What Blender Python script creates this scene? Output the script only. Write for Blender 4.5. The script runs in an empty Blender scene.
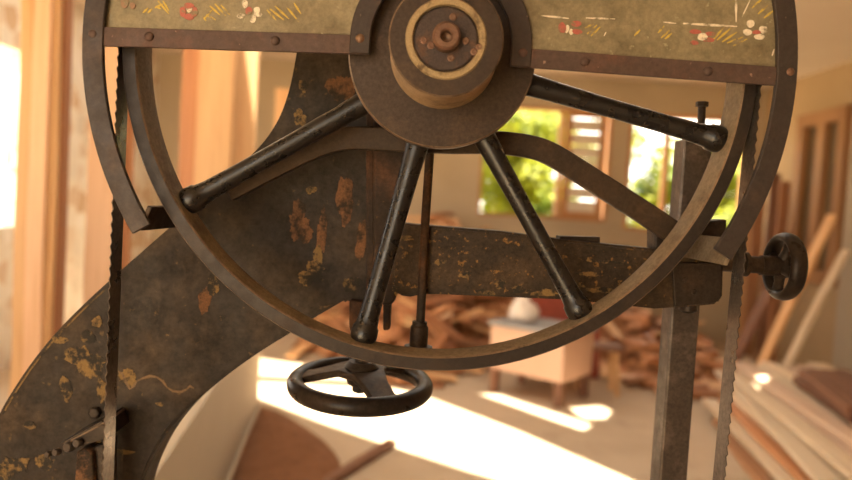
import bpy, bmesh, math, random
from mathutils import Vector, Matrix, Euler
from mathutils.geometry import tessellate_polygon
random.seed(7)
S = bpy.context.scene
COL = S.collection
PI = math.pi
R = math.radians

# ------------------------------------------------------------------ camera
F = 720.0
CAM = Vector((0, 0, 1.45))
_yc = Vector((-6, 35, -720)).normalized()
_zc = Vector((math.sin(R(3.3)), math.cos(R(3.3)), 0))
_zc = (_zc - _yc * _zc.dot(_yc)).normalized()
_xc = _yc.cross(_zc).normalized()
ROT = Matrix((( _xc.x, _xc.y, _xc.z), (_yc.x, _yc.y, _yc.z), (_zc.x, _zc.y, _zc.z)))   # camera -> world
cd = bpy.data.cameras.new('camera')
cam = bpy.data.objects.new('camera', cd)
COL.objects.link(cam)
cam.matrix_world = Matrix.Translation(CAM) @ ROT.to_4x4()
cd.sensor_width = 36.0
cd.lens = 36.0 * F / 852.0
cd.clip_start = 0.05
cd.dof.use_dof = True
cd.dof.focus_distance = 0.935
cd.dof.aperture_fstop = 2.6
S.camera = cam

def ray(px, py):
    return ROT @ Vector(((px - 426) / F, (240 - py) / F, -1))
def at(px, py, Y):
    d = ray(px, py)
    return CAM + d * (Y / d.y)
def atx(px, py, X):
    d = ray(px, py)
    return CAM + d * (X / d.x)
def gnd(px, py, z=0.0):
    d = ray(px, py)
    return CAM + d * ((z - CAM.z) / d.z)
def xz(px, py, Y):
    p = at(px, py, Y)
    return (p.x, p.z)

# ------------------------------------------------------------------ object helpers
def tag(o, label=None, cat=None, group=None, kind=None):
    if label: o['label'] = label
    if cat: o['category'] = cat
    if group: o['group'] = group
    if kind: o['kind'] = kind
    return o
WLOC = {}
def wloc(o):
    return WLOC.get(o.name, Vector((0, 0, 0)))
def empty(name, loc):
    o = bpy.data.objects.new(name, None)
    COL.objects.link(o)
    o.location = loc
    o.empty_display_size = .1
    WLOC[o.name] = Vector(loc)
    return o
def obj(name, bm, mats, parent=None, origin=None, smooth=None, bevel=0, label=None):
    """bm is in world coordinates; linked as one mesh object"""
    if not isinstance(mats, (list, tuple)): mats = [mats]
    if origin is None:
        origin = wloc(parent) if parent else Vector((0, 0, 0))
    origin = Vector(origin)
    bmesh.ops.recalc_face_normals(bm, faces=bm.faces[:])
    bmesh.ops.translate(bm, verts=bm.verts[:], vec=-origin)
    me = bpy.data.meshes.new(name)
    bm.to_mesh(me); bm.free()
    for m in mats: me.materials.append(m)
    o = bpy.data.objects.new(name, me)
    COL.objects.link(o)
    if parent:
        o.parent = parent
        o.location = origin - wloc(parent)
    else:
        o.location = origin
    WLOC[o.name] = origin.copy()
    if bevel:
        b = o.modifiers.new('bevel', 'BEVEL')
        b.width = bevel; b.segments = 2; b.limit_method = 'ANGLE'; b.angle_limit = R(35)
    if smooth is not None:
        for p in me.polygons: p.use_smooth = True
        try: me.set_sharp_from_angle(angle=R(smooth))
        except Exception: pass
    if label: o['label'] = label
    return o
def B(): return bmesh.new()
def prism(bm, poly, y0, y1, mi=0):
    """poly: (x,z) outline extruded from y0 to y1"""
    a = [bm.verts.new((p[0], y0, p[1])) for p in poly]
    b = [bm.verts.new((p[0], y1, p[1])) for p in poly]
    n = len(poly)
    fs = [bm.faces.new(a), bm.faces.new(b[::-1])]
    for i in range(n):
        fs.append(bm.faces.new((a[i], b[i], b[(i + 1) % n], a[(i + 1) % n])))
    for f in fs: f.material_index = mi
    return fs
def pxprism(bm, pts, y0, y1, mi=0):
    return prism(bm, [xz(p[0], p[1], y0) for p in pts], y0, y1, mi)
def box(bm, x0, x1, y0, y1, z0, z1, mi=0):
    return prism(bm, [(x0, z0), (x1, z0), (x1, z1), (x0, z1)], y0, y1, mi)
def frame_of(d):
    d = d.normalized()
    u = Vector((0, 0, 1)) if abs(d.z) < .9 else Vector((1, 0, 0))
    s = d.cross(u).normalized()
    return s, s.cross(d).normalized()
def tube(bm, pts, rad, n=20, mi=0, cap=True):
    pts = [Vector(p) for p in pts]
    if not isinstance(rad, (list, tuple)): rad = [rad] * len(pts)
    rings = []
    for i, p in enumerate(pts):
        d = (pts[min(i + 1, len(pts) - 1)] - pts[max(i - 1, 0)])
        s, t = frame_of(d)
        rings.append([bm.verts.new(p + (s * math.cos(2 * PI * k / n) + t * math.sin(2 * PI * k / n)) * rad[i]) for k in range(n)])
    for i in range(len(rings) - 1):
        for k in range(n):
            f = bm.faces.new((rings[i][k], rings[i][(k + 1) % n], rings[i + 1][(k + 1) % n], rings[i + 1][k]))
            f.material_index = mi
    if cap:
        f = bm.faces.new(rings[0][::-1]); f.material_index = mi
        f = bm.faces.new(rings[-1]); f.material_index = mi
def lathe(bm, c, axis, prof, n=64, closed=False, mi=0):
    """prof: list of (radius, distance along axis)"""
    c = Vector(c); axis = Vector(axis).normalized()
    s, t = frame_of(axis)
    rings = []
    for (r, h) in prof:
        if r < 1e-6:
            rings.append([bm.verts.new(c + axis * h)])
        else:
            rings.append([bm.verts.new(c + axis * h + (s * math.cos(2 * PI * k / n) + t * math.sin(2 * PI * k / n)) * r) for k in range(n)])
    m = len(rings)
    for i in range(m if closed else m - 1):
        a, b = rings[i], rings[(i + 1) % m]
        for k in range(n):
            k2 = (k + 1) % n
            if len(a) == 1: f = bm.faces.new((a[0], b[k], b[k2]))
            elif len(b) == 1: f = bm.faces.new((a[k], a[k2], b[0]))
            else: f = bm.faces.new((a[k], a[k2], b[k2], b[k]))
            f.material_index = mi
def band(bm, pts, w, y0, y1, mi=0):
    """flat bar following (x,z) centre line, width w, extruded y0..y1"""
    L, Rr = [], []
    n = len(pts)
    for i in range(n):
        a = Vector(pts[max(i - 1, 0)]); b = Vector(pts[min(i + 1, n - 1)])
        d = (b - a).normalized(); nrm = Vector((-d.y, d.x))
        ww = w[i] if isinstance(w, (list, tuple)) else w
        p = Vector(pts[i])
        L.append(p + nrm * ww / 2); Rr.append(p - nrm * ww / 2)
    va = [bm.verts.new((p.x, y0, p.y)) for p in L]; vb = [bm.verts.new((p.x, y0, p.y)) for p in Rr]
    vc = [bm.verts.new((p.x, y1, p.y)) for p in L]; vd = [bm.verts.new((p.x, y1, p.y)) for p in Rr]
    for i in range(n - 1):
        for q in ((va[i], vb[i], vb[i + 1], va[i + 1]), (vc[i], vc[i + 1], vd[i + 1], vd[i]),
                  (va[i], va[i + 1], vc[i + 1], vc[i]), (vb[i], vd[i], vd[i + 1], vb[i + 1])):
            bm.faces.new(q).material_index = mi
    bm.faces.new((va[0], vc[0], vd[0], vb[0])).material_index = mi
    bm.faces.new((va[-1], vb[-1], vd[-1], vc[-1])).material_index = mi
def bevel_bm(bm, w):
    bm.normal_update()
    es = [e for e in bm.edges if len(e.link_faces) == 2 and e.calc_face_angle(0) > R(35)]
    bmesh.ops.bevel(bm, geom=es, offset=w, segments=2, affect='EDGES', clamp_overlap=True)
def blob(bm, cx, cz, rx, rz, y, mi, seed, n=72, rough=.35):
    """thin paint flake with a ragged outline lying on a front face at depth y"""
    rnd = random.Random(seed)
    ph = [(rnd.uniform(0, 6.28), rnd.uniform(.4, 1) / k ** .7, k) for k in (2, 3, 5, 8, 13, 19, 27)]
    vs = []
    for i in range(n):
        a = 2 * PI * i / n
        k = 1 + rough * sum(m * math.sin(q * a + p) for p, m, q in ph)
        k = max(k, .25)
        vs.append((cx + math.cos(a) * rx * k, cz + math.sin(a) * rz * k))
    y -= random.Random(seed * 7 + 1).random() * .0006
    c = bm.verts.new((cx, y - .0006, cz))
    a = [bm.verts.new((p[0], y - .0006, p[1])) for p in vs]
    b = [bm.verts.new((p[0], y + .0003, p[1])) for p in vs]
    for i in range(n):
        j = (i + 1) % n
        bm.faces.new((c, a[i], a[j])).material_index = mi
        bm.faces.new((a[i], b[i], b[j], a[j])).material_index = mi

# ------------------------------------------------------------------ materials
def nodes_of(name):
    m = bpy.data.materials.new(name)
    m.use_nodes = True
    nt = m.node_tree
    return m, nt, nt.nodes['Principled BSDF']
def N(nt, typ, **kw):
    n = nt.nodes.new(typ)
    for k, v in kw.items():
        if k in n.inputs.keys(): n.inputs[k].default_value = v
        else: setattr(n, k, v)
    return n
def ramp(nt, fac, stops):
    r = nt.nodes.new('ShaderNodeValToRGB')
    e = r.color_ramp.elements
    while len(e) < len(stops): e.new(.5)
    for i, (p, c) in enumerate(stops):
        e[i].position = p; e[i].color = (*c, 1) if len(c) == 3 else c
    nt.links.new(fac, r.inputs[0])
    return r.outputs[0]
def mix(nt, fac, a, b):
    m = nt.nodes.new('ShaderNodeMix'); m.data_type = 'RGBA'
    for i, v in ((0, fac), (6, a), (7, b)):
        if isinstance(v, (float, int)): m.inputs[i].default_value = v
        elif isinstance(v, tuple): m.inputs[i].default_value = (*v, 1)
        else: nt.links.new(v, m.inputs[i])
    return m.outputs[2]
def noise(nt, co, scale, detail=6, rough=.6, vec_scale=None):
    n = N(nt, 'ShaderNodeTexNoise', Scale=scale, Detail=detail, Roughness=rough)
    if vec_scale:
        mp = nt.nodes.new('ShaderNodeMapping'); mp.inputs['Scale'].default_value = vec_scale
        nt.links.new(co, mp.inputs[0]); co = mp.outputs[0]
    nt.links.new(co, n.inputs['Vector'])
    return n.outputs[0]
def metal(name, base, rust, lo=.5, hi=.65, scale=9, rough=.45, metallic=.35, base2=None, speck=None, bump=.12, spec=.16, coat=0, rscale=3, sp=.66, grain=.45):
    m, nt, p = nodes_of(name)
    co = nt.nodes.new('ShaderNodeTexCoord').outputs['Object']
    b2 = base2 or tuple(c * 1.5 for c in base)
    c = mix(nt, noise(nt, co, scale * 2.6, 8, .7), base, b2)
    f = ramp(nt, noise(nt, co, scale, 9, .68), [(lo, (0, 0, 0)), (hi, (1, 1, 1))])
    c = mix(nt, f, c, rust)
    if speck:
        g = ramp(nt, noise(nt, co, scale * 7, 5, .6), [(sp, (0, 0, 0)), (sp + .06, (1, 1, 1))])
        c = mix(nt, g, c, speck)
    gr = nt.nodes.new('ShaderNodeMapRange')
    nt.links.new(noise(nt, co, scale * 11, 10, .78), gr.inputs[0])
    gr.inputs[1].default_value = .32; gr.inputs[2].default_value = .68; gr.inputs[3].default_value = 1 - grain; gr.inputs[4].default_value = 1 + grain * 1.25
    vm = nt.nodes.new('ShaderNodeVectorMath'); vm.operation = 'SCALE'
    nt.links.new(c, vm.inputs[0]); nt.links.new(gr.outputs[0], vm.inputs['Scale'])
    nt.links.new(vm.outputs[0], p.inputs['Base Color'])
    p.inputs['Metallic'].default_value = metallic
    p.inputs['Specular IOR Level'].default_value = spec
    rr = nt.nodes.new('ShaderNodeMapRange')
    nt.links.new(noise(nt, co, scale * rscale, 6), rr.inputs[0])
    rr.inputs[1].default_value = .3; rr.inputs[2].default_value = .7
    rr.inputs[3].default_value = max(rough - .12, .05); rr.inputs[4].default_value = min(rough + .15, 1)
    nt.links.new(rr.outputs[0], p.inputs['Roughness'])
    if bump:
        bp = N(nt, 'ShaderNodeBump', Strength=bump, Distance=.004)
        nt.links.new(noise(nt, co, scale * 8, 8, .7), bp.inputs['Height'])
        nt.links.new(bp.outputs[0], p.inputs['Normal'])
    if coat: p.inputs['Coat Weight'].default_value = coat
    return m
def wood(name, c1, c2, dark, scale=1.0, rough=.65, along='Z', rand=.25):
    m, nt, p = nodes_of(name)
    co = nt.nodes.new('ShaderNodeTexCoord').outputs['Object']
    oi = nt.nodes.new('ShaderNodeObjectInfo')
    ad = nt.nodes.new('ShaderNodeVectorMath'); ad.operation = 'MULTIPLY_ADD'
    nt.links.new(oi.outputs['Random'], ad.inputs[0]); ad.inputs[1].default_value = (13, 7, 5); nt.links.new(co, ad.inputs[2])
    v = {'Z': (1, 1, .05), 'X': (.05, 1, 1), 'Y': (1, .05, 1)}[along]
    g = noise(nt, ad.outputs[0], 22 * scale, 5, .6, v)
    g2 = noise(nt, ad.outputs[0], 4 * scale, 3, .5, v)
    c = mix(nt, ramp(nt, g2, [(.35, (0, 0, 0)), (.65, (1, 1, 1))]), c1, c2)
    c = mix(nt, ramp(nt, g, [(.52, (0, 0, 0)), (.75, (1, 1, 1))]), c, dark)
    hs = nt.nodes.new('ShaderNodeHueSaturation')
    mr = nt.nodes.new('ShaderNodeMapRange'); nt.links.new(oi.outputs['Random'], mr.inputs[0])
    mr.inputs[3].default_value = 1 - rand; mr.inputs[4].default_value = 1 + rand
    nt.links.new(mr.outputs[0], hs.inputs['Value']); nt.links.new(c, hs.inputs['Color'])
    nt.links.new(hs.outputs[0], p.inputs['Base Color'])
    p.inputs['Roughness'].default_value = rough
    bp = N(nt, 'ShaderNodeBump', Strength=.15, Distance=.004)
    nt.links.new(g, bp.inputs['Height']); nt.links.new(bp.outputs[0], p.inputs['Normal'])
    return m
def plaster(name, c1, c2, scale=3, rough=.85, c3=None, lo=.55, hi=.7, bump=.1):
    m, nt, p = nodes_of(name)
    co = nt.nodes.new('ShaderNodeTexCoord').outputs['Object']
    c = mix(nt, ramp(nt, noise(nt, co, scale, 7, .6), [(.35, (0, 0, 0)), (.65, (1, 1, 1))]), c1, c2)
    if c3:
        c = mix(nt, ramp(nt, noise(nt, co, scale * 1.7, 8, .65), [(lo, (0, 0, 0)), (hi, (1, 1, 1))]), c, c3)
    nt.links.new(c, p.inputs['Base Color'])
    p.inputs['Roughness'].default_value = rough
    p.inputs['Specular IOR Level'].default_value = .25
    bp = N(nt, 'ShaderNodeBump', Strength=bump, Distance=.02)
    nt.links.new(noise(nt, co, scale * 9, 7), bp.inputs['Height']); nt.links.new(bp.outputs[0], p.inputs['Normal'])
    return m
def plain(name, c, rough=.6, metallic=0):
    m, nt, p = nodes_of(name)
    co = nt.nodes.new('ShaderNodeTexCoord').outputs['Object']
    cc = mix(nt, noise(nt, co, 60, 4), tuple(x * .75 for x in c), tuple(min(x * 1.2, 1) for x in c))
    nt.links.new(cc, p.inputs['Base Color'])
    p.inputs['Roughness'].default_value = rough; p.inputs['Metallic'].default_value = metallic
    return m

M = {}
M['iron'] = metal('dark iron', (0.03, 0.0216, 0.0162), (0.069, 0.0408, 0.024), .52, .75, 14, .42, .35)
M['guard'] = metal('guard strap iron', (0.0435, 0.03408, 0.02973), (0.0841, 0.0551, 0.0406), .5, .72, 12, .42, .2, speck=(0.1885, 0.1377, 0.1015), bump=.1, sp=.69, grain=0.2)
M['guard_red'] = metal('guard strap brown', (0.0759, 0.04945, 0.04025), (0.138, 0.0713, 0.0506), .5, .68, 16, .5, .15, speck=(0.276, 0.184, 0.1323), bump=.1, grain=0.22)
M['black'] = metal('black enamel', (.011, .009, .008), (.024, .017, .012), .5, .85, 60, .30, .15, base2=(.014, .0105, .009), bump=.08, spec=.55, rscale=1, grain=.3)
M['edge'] = metal('worn edge with painted highlight', (0.169, 0.117, 0.078), (0.078, 0.052, 0.0364), .5, .66, 40, .4, .5, bump=.05, grain=0.3)  # light tone paints edge highlights on rim and flange, along with wear
M['rim'] = metal('wheel rim iron', (.030, .0235, .020), (.055, .038, .028), .5, .7, 14, .40, .25, bump=.06, grain=0.22)
M['dust'] = metal('dusty iron', (0.238, 0.1792, 0.1148), (0.105, 0.0742, 0.0504), .5, .72, 16, .8, 0, base2=(0.196, 0.1456, 0.0952), bump=.1, grain=0.3)
M['frame'] = metal('old grey green paint on casting', (.023, .0185, .0145), (.062, .042, .026), .48, .64, 7, .55, .05, base2=(.041, .030, .022), speck=(.115, .07, .03), bump=.35, sp=.64)
M['ochre'] = metal('ochre underpaint', (0.18, 0.102, 0.033), (0.027, 0.0216, 0.0156), .44, .54, 55, .6, 0, base2=(0.228, 0.144, 0.054), bump=.2)
M['rust'] = metal('bare rust', (.13, .058, .026), (.032, .022, .015), .45, .58, 38, .75, 0, base2=(.17, .085, .04), bump=.2)
M['rustdark'] = metal('rust stained casting', (.024, .0155, .0105), (.085, .038, .017), .47, .66, 13, .6, .05, speck=(.15, .08, .03), bump=.3)
M['beam'] = metal('stained casting', (.027, .019, .013), (.065, .041, .023), .46, .62, 16, .5, .1, base2=(.045, .031, .02), speck=(.20, .105, .03), bump=.3, sp=.6)
M['yoke'] = metal('bare brown bar', (0.0408, 0.0276, 0.0186), (0.078, 0.0468, 0.027), .5, .66, 15, .5, .3, bump=.1, grain=0.3)
M['steel'] = metal('worn steel', (0.06325, 0.0483, 0.0391), (0.1495, 0.115, 0.092), .52, .68, 20, .4, .4, base2=(0.09775, 0.0759, 0.06095), bump=.12, grain=0.3)
M['blade'] = metal('saw blade steel', (0.1343, 0.1106, 0.09477), (0.09477, 0.07108, 0.05528), .5, .8, 14, .32, .65, base2=(0.158, 0.1303, 0.1106), bump=.02, rscale=1)
M['hub'] = metal('hub iron', (.047, .034, .026), (.085, .056, .038), .5, .7, 18, .40, .4, bump=.06, grain=0.3)
M['brass'] = metal('dull brass ring', (.27, .195, .105), (.12, .08, .045), .5, .64, 55, .5, .2, bump=.2)
M['cap'] = metal('bearing cap iron', (.050, .037, .032), (.12, .062, .036), .52, .68, 45, .42, .3, bump=.2)
M['drumside'] = metal('dusty drum side with painted bounce', (.30, .205, .12), (.16, .105, .065), .5, .7, 18, .7, 0, bump=.08, grain=0.25)  # dust tan brightened to paint in light bounced up from the floor
M['boss'] = metal('shaft end iron', (0.133, 0.0735, 0.049), (0.196, 0.119, 0.07), .5, .66, 40, .40, .4, bump=.1)
M['panel'] = metal('khaki paint', (0.2338, 0.1916, 0.1168), (0.159, 0.1263, 0.0748), .48, .66, 13, .42, .05, base2=(0.2712, 0.2244, 0.1355), speck=(0.3366, 0.2992, 0.187), bump=.04, grain=.22)
M['p_white'] = metal('worn paint stroke', (.60, .52, .40), (.22, .175, .105), .5, .6, 55, .5, 0, bump=0, grain=.2)
M['p_red'] = metal('worn paint stroke', (.34, .10, .075), (.22, .175, .105), .5, .6, 55, .5, 0, bump=0, grain=.2)
M['p_yel'] = metal('worn paint stroke', (.44, .31, .06), (.22, .175, .105), .5, .6, 55, .5, 0, bump=0, grain=.2)
M['p_brown'] = metal('worn paint stroke', (.22, .13, .08), (.22, .175, .105), .5, .6, 55, .5, 0, bump=0, grain=.2)
M['crack'] = metal('raw edge of lifted paint', (0.152, 0.096, 0.052), (0.072, 0.048, 0.028), .5, .65, 50, .7, 0)
M['grip'] = metal('worn dark grip', (.016, .0115, .009), (.036, .023, .015), .5, .7, 10, .34, .1, bump=.04)
M['hole'] = plain('dark hole', (.012, .008, .006))

# ------------------------------------------------------------------ BAND SAW
SAW = empty('band_saw', (0.02, 1.12, 0))
tag(SAW, 'large old dark iron band saw with spoked wheel and painted flower guard', 'band saw')
WC = at(442, 55, .91); WX, WZ = WC.x, WC.z          # wheel axis
RW = 316 * .91 / F
def pol(r, a): return (WX + r * math.cos(a), WZ + r * math.sin(a))

# cast C frame, front face at FY
FY = 1.06
bm = B()
left = [(304, -60), (302, 10), (298, 40), (293, 72), (286, 100), (277, 122), (262, 144), (238, 167), (205, 194), (175, 222),
        (150, 244), (118, 272), (85, 302), (55, 332), (30, 363), (12, 390), (0, 410), (-14, 440), (-26, 480), (-34, 540)]
right = [(154, 540), (149, 505), (151, 482), (159, 458), (172, 432), (190, 408), (212, 387), (240, 364), (270, 343), (300, 325), (322, 311),
         (345, 300), (352, 303), (376, 304), (376, 200), (376, 60), (376, -60)]
def smoothpoly(p, it=2):
    for _ in range(it):
        q = [p[0]]
        for i in range(len(p) - 1):
            a, b = Vector(p[i]), Vector(p[i + 1])
            q += [tuple(a * .75 + b * .25), tuple(a * .25 + b * .75)]
        q.append(p[-1]); p = q
    return p
right = [(p[0] - (419 - p[0]) * .05, p[1] - (205 - p[1]) * .05 + 0) if i < 11 else p for i, p in enumerate(right)]
L2 = smoothpoly(left); R2 = smoothpoly(right[:11]) + right[11:]
pl = [xz(*p, FY) for p in L2]; pr = [xz(*p, FY) for p in R2]
base_l = (pl[-1][0] - .01, 0.0); base_r = (pr[0][0] + .03, 0.0)
outline = pl + [base_l, base_r] + pr
prism(bm, outline, FY, FY + .07, 0)
bevel_bm(bm, .004)
# ragged flakes and a wandering crack where the paint has lifted
for i, (px, py, rx, ry, mi) in enumerate([(86, 362, 17, 15, 1), (103, 390, 6, 12, 1), (65, 384, 6, 7, 1), (12, 467, 14, 11, 1), (44, 462, 8, 9, 1),
        (60, 340, 7, 4, 1), (97, 322, 6, 5, 1), (88, 337, 7, 7, 1), (128, 378, 9, 9, 1), (68, 393, 4, 9, 1), (30, 425, 6, 4, 1), (120, 452, 10, 4, 1), (100, 440, 4, 8, 1),
        (300, 224, 12, 17, 2), (322, 232, 5, 22, 2), (311, 190, 5, 4, 1), (312, 274, 12, 11, 1), (352, 284, 9, 8, 1), (318, 255, 5, 9, 1), (342, 88, 12, 15, 2),
        (213, 285, 5, 12, 1), (303, 86, 4, 6, 1), (222, 318, 4, 2, 1), (160, 404, 4, 2, 1), (300, 118, 6, 8, 1), (345, 200, 8, 25, 2), (362, 240, 6, 20, 2), (205, 300, 6, 14, 2), (260, 180, 7, 5, 2)]):
    c = xz(px, py, FY)
    blob(bm, c[0], c[1], rx * FY / F, ry * FY / F, FY, mi, 40 + i, rough=.45 if rx > 9 else .3)
crack = [(118, 371), (123, 374), (126, 382), (130, 389), (134, 386), (137, 381), (143, 378), (150, 376), (157, 377), (163, 381), (167, 387), (173, 391), (181, 392), (187, 389), (190, 386), (194, 388)]
band(bm, [xz(*p, FY) for p in crack], [.002 + .0022 * ((i * 7) % 5) / 4 for i in range(len(crack))], FY - .0008, FY + .0004, 3)
edge = [(0, 412), (12, 391), (30, 364), (55, 333), (85, 303), (103, 287)]
band(bm, [xz(p[0] + 3, p[1] + 2, FY) for p in smoothpoly(edge, 1)], .0022, FY - .0008, FY + .0004, 1)
obj('frame_casting', bm, [M['frame'], M['ochre'], M['rust'], M['crack']], SAW, smooth=30)

# slide casting on the column with the beam growing out of it
bm = B()
pxprism(bm, [(373, -40), (404, -40), (406, 150), (402, 226), (396, 300), (390, 306), (373, 304)], 1.035, FY + .10, 0)
obj('slide_casting', bm, M['rustdark'], SAW, bevel=.004)
bm = B()
pxprism(bm, [(366, 60), (374, 60), (374, 300), (366, 300)], 1.045, FY + .02)
obj('slide_gib', bm, M['rustdark'], SAW, bevel=.002)
for pts in ([(349, 300), (366, 302), (366, 330), (362, 344), (353, 344), (349, 325)], [(383, 300), (391, 302), (390, 330), (383, 331)]):
    bm = B(); pxprism(bm, pts, 1.04, 1.075)
    obj('slide_lug', bm, M['rustdark'], SAW, bevel=.003)
bm = B()
pxprism(bm, [(392, 222), (422, 225), (500, 231), (568, 240), (655, 249), (678, 256), (724, 263), (723, 296), (718, 304), (700, 306), (655, 309), (600, 303), (568, 300),
             (500, 297), (425, 294), (410, 297), (402, 296), (392, 290)], 1.02, 1.075)
bevel_bm(bm, .0035)
for i, (px, py, rx, ry) in enumerate([(588, 274, 10, 2.5), (600, 290, 12, 3), (575, 284, 8, 3), (545, 293, 14, 3), (520, 290, 9, 3.5), (500, 284, 6, 4), (485, 292, 8, 3), (610, 262, 12, 1.8), (590, 260, 3, 2.5), (640, 274, 7, 2), (402, 238, 8, 3), (396, 290, 4, 4), (440, 262, 5, 3), (465, 275, 6, 3)]):
    c = xz(px, py, 1.02)
    blob(bm, c[0], c[1], rx * 1.02 / F, ry * 1.02 / F, 1.02, 1, 90 + i, rough=.5)
obj('slide_beam', bm, [M['beam'], M['ochre']], SAW)
bm = B()
pxprism(bm, [(672, 262), (722, 264), (721, 295), (716, 303), (675, 307)], 1.014, 1.02)
for (px, py) in ((684, 280), (700, 272), (694, 292)):
    c = at(px, py, 1.014); lathe(bm, c, (0, -1, 0), [(.0045, -.001), (.0042, .0008), (.003, .0012), (0, .0012)], 16)
obj('end_plate', bm, M['iron'], SAW, bevel=.002)
bm = B()
pxprism(bm, [(560, 236), (600, 237), (600, 243), (560, 240)], 1.03, 1.06)
obj('beam_shim', bm, M['iron'], SAW)
c = at(688, 309, 1.045)
bm = B(); lathe(bm, c, (0, 0, -1), [(.013, -.01), (.013, .002), (.009, .005), (0, .006)], 20)
obj('beam_bolt', bm, M['iron'], SAW, smooth=40)

# bracket block right of the wheel
bm = B()
pxprism(bm, [(655, 226), (700, 222), (727, 219), (727, 240), (716, 262), (655, 250)], 1.03, 1.07)
obj('end_bracket', bm, M['iron'], SAW, bevel=.003)

# yoke bar arching behind the hub
yk = [(226, 191), (250, 178), (285, 160), (312, 147), (332, 140), (352, 137), (400, 140), (450, 142), (500, 142), (532, 146), (552, 153), (585, 174), (640, 209), (668, 228), (690, 243)]
bm = B()
band(bm, [xz(*p, .985) for p in smoothpoly(yk, 2)], .0315, .985, 1.0)
obj('yoke_bar', bm, M['yoke'], SAW, bevel=.0025)
bm = B()
lathe(bm, (WX, 1.0, WZ), (0, 1, 0), [(0, -.03), (.05, -.03), (.055, 0), (.055, .06), (0, .06)], 40)
obj('axle_housing', bm, M['iron'], SAW, smooth=35)

# square guide post
bm = B()
a = at(699, 139, 1.085); b = at(673.5, 480, 1.085)
hw = .0215
for z in (a.z,): pass
dx = (b.x - a.x) / (a.z - b.z)
vs = []
for (z, x) in ((a.z, a.x), (0.0, b.x + dx * b.z * .3)):
    vs.append([bm.verts.new((x + sx * hw, 1.085 + y, z)) for sx, y in ((-1, 0), (1, 0), (1, .045), (-1, .045))])
bm.faces.new(vs[0]); bm.faces.new(vs[1][::-1])
for k in range(4): bm.faces.new((vs[0][k], vs[0][(k + 1) % 4], vs[1][(k + 1) % 4], vs[1][k]))
post = obj('guide_post', bm, M['steel'], SAW, bevel=.003)
bm = B()
t0 = at(701, 139, 1.1); t1 = at(702, 104, 1.1)
tube(bm, [t0 - Vector((0, 0, .01)), t1], .0058)
lathe(bm, t1, (0, 0, 1), [(0, -.004), (.0095, -.004), (.0095, .003), (0, .003)], 6)
obj('post_bolt', bm, M['iron'], post, smooth=35)

# hanging rod with collar
bm = B()
tube(bm, [at(431, 60, 1.008), at(430, 150, 1.008), at(425, 225, 1.008), at(420, 330, 1.008)], .0062)
rod = obj('tension_rod', bm, M['rustdark'], SAW, smooth=40)
bm = B()
c = at(419, 334, 1.008)
lathe(bm, c, (0, 0, 1), [(0, -.017), (.0128, -.017), (.0128, .010), (.0105, .013), (.0105, .018), (0, .018)], 28)
lathe(bm, c, (0, 0, 1), [(0, -.022), (.020, -.022), (.020, -.017), (0, -.017)], 28)
obj('rod_collar', bm, M['iron'], rod, smooth=35)

# horizontal hand wheel under the slide
HC = at(360.5, 384, 1.10)
hr, tr = .0995, .0122
bm = B()
lathe(bm, HC, (0, 0, 1), [(hr + tr * 1.05 * math.cos(2 * PI * k / 20), tr * 1.15 * math.sin(2 * PI * k / 20)) for k in range(20)], 72, closed=True)
hwheel = obj('hand_wheel', bm, M['grip'], SAW, smooth=60)
HB = HC + Vector((0, 0, .021))
for a in (-62, 174, 58):
    bm = B()
    d = Vector((math.cos(R(a)), math.sin(R(a)), 0)); s = Vector((-d.y, d.x, 0))
    prof = [(.012, .034, HB.z), (.03, .027, HB.z + .001), (.055, .021, HB.z - .007), (.08, .020, HC.z + .006), (.097, .026, HC.z + .002)]
    top, bot = [], []
    for (r, w, z) in prof:
        c = Vector((HC.x, HC.y, 0)) + d * r
        top.append([bm.verts.new((c.x + s.x * w * k, c.y + s.y * w * k, z + .005)) for k in (-1, -.5, .5, 1)])
        bot.append([bm.verts.new((c.x + s.x * w * k, c.y + s.y * w * k, z - .006)) for k in (-1, -.5, .5, 1)])
    for i in range(len(prof) - 1):
        for k in range(3):
            bm.faces.new((top[i][k], top[i][k + 1], top[i + 1][k + 1], top[i + 1][k]))
            bm.faces.new((bot[i][k], bot[i + 1][k], bot[i + 1][k + 1], bot[i][k + 1]))
        bm.faces.new((top[i][0], top[i + 1][0], bot[i + 1][0], bot[i][0]))
        bm.faces.new((top[i][3], bot[i][3], bot[i + 1][3], top[i + 1][3]))
    for e in (0, -1):
        bm.faces.new(top[e] + bot[e][::-1])
    obj('spoke', bm, M['yoke'], hwheel, smooth=40, bevel=.003)
bm = B()
lathe(bm, HB, (0, 0, 1), [(0, -.02), (.02, -.02), (.026, -.004), (.026, .008), (.019, .016), (0, .016)], 32)
obj('hub', bm, M['iron'], hwheel, smooth=40)
bm = B()
lathe(bm, HC + Vector((-.002, .01, .006)), (0, 0, -1), [(0, -.01), (.0125, -.01), (.0125, .018), (.009, .022), (0, .022)], 6)
obj('nut', bm, M['hole'], hwheel)
bm = B()
tube(bm, [HB, HB + Vector((0, 0, .13))], .011)
obj('screw', bm, M['iron'], hwheel, smooth=40)

_hl = HC - wloc(SAW)
def tilt_mesh(o, piv, ang):
    o.data.transform(Matrix.Translation(piv) @ Matrix.Rotation(ang, 4, 'X') @ Matrix.Translation(-piv))
for _o in [hwheel] + list(hwheel.children):
    tilt_mesh(_o, HC - wloc(_o), R(4.5))
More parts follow.
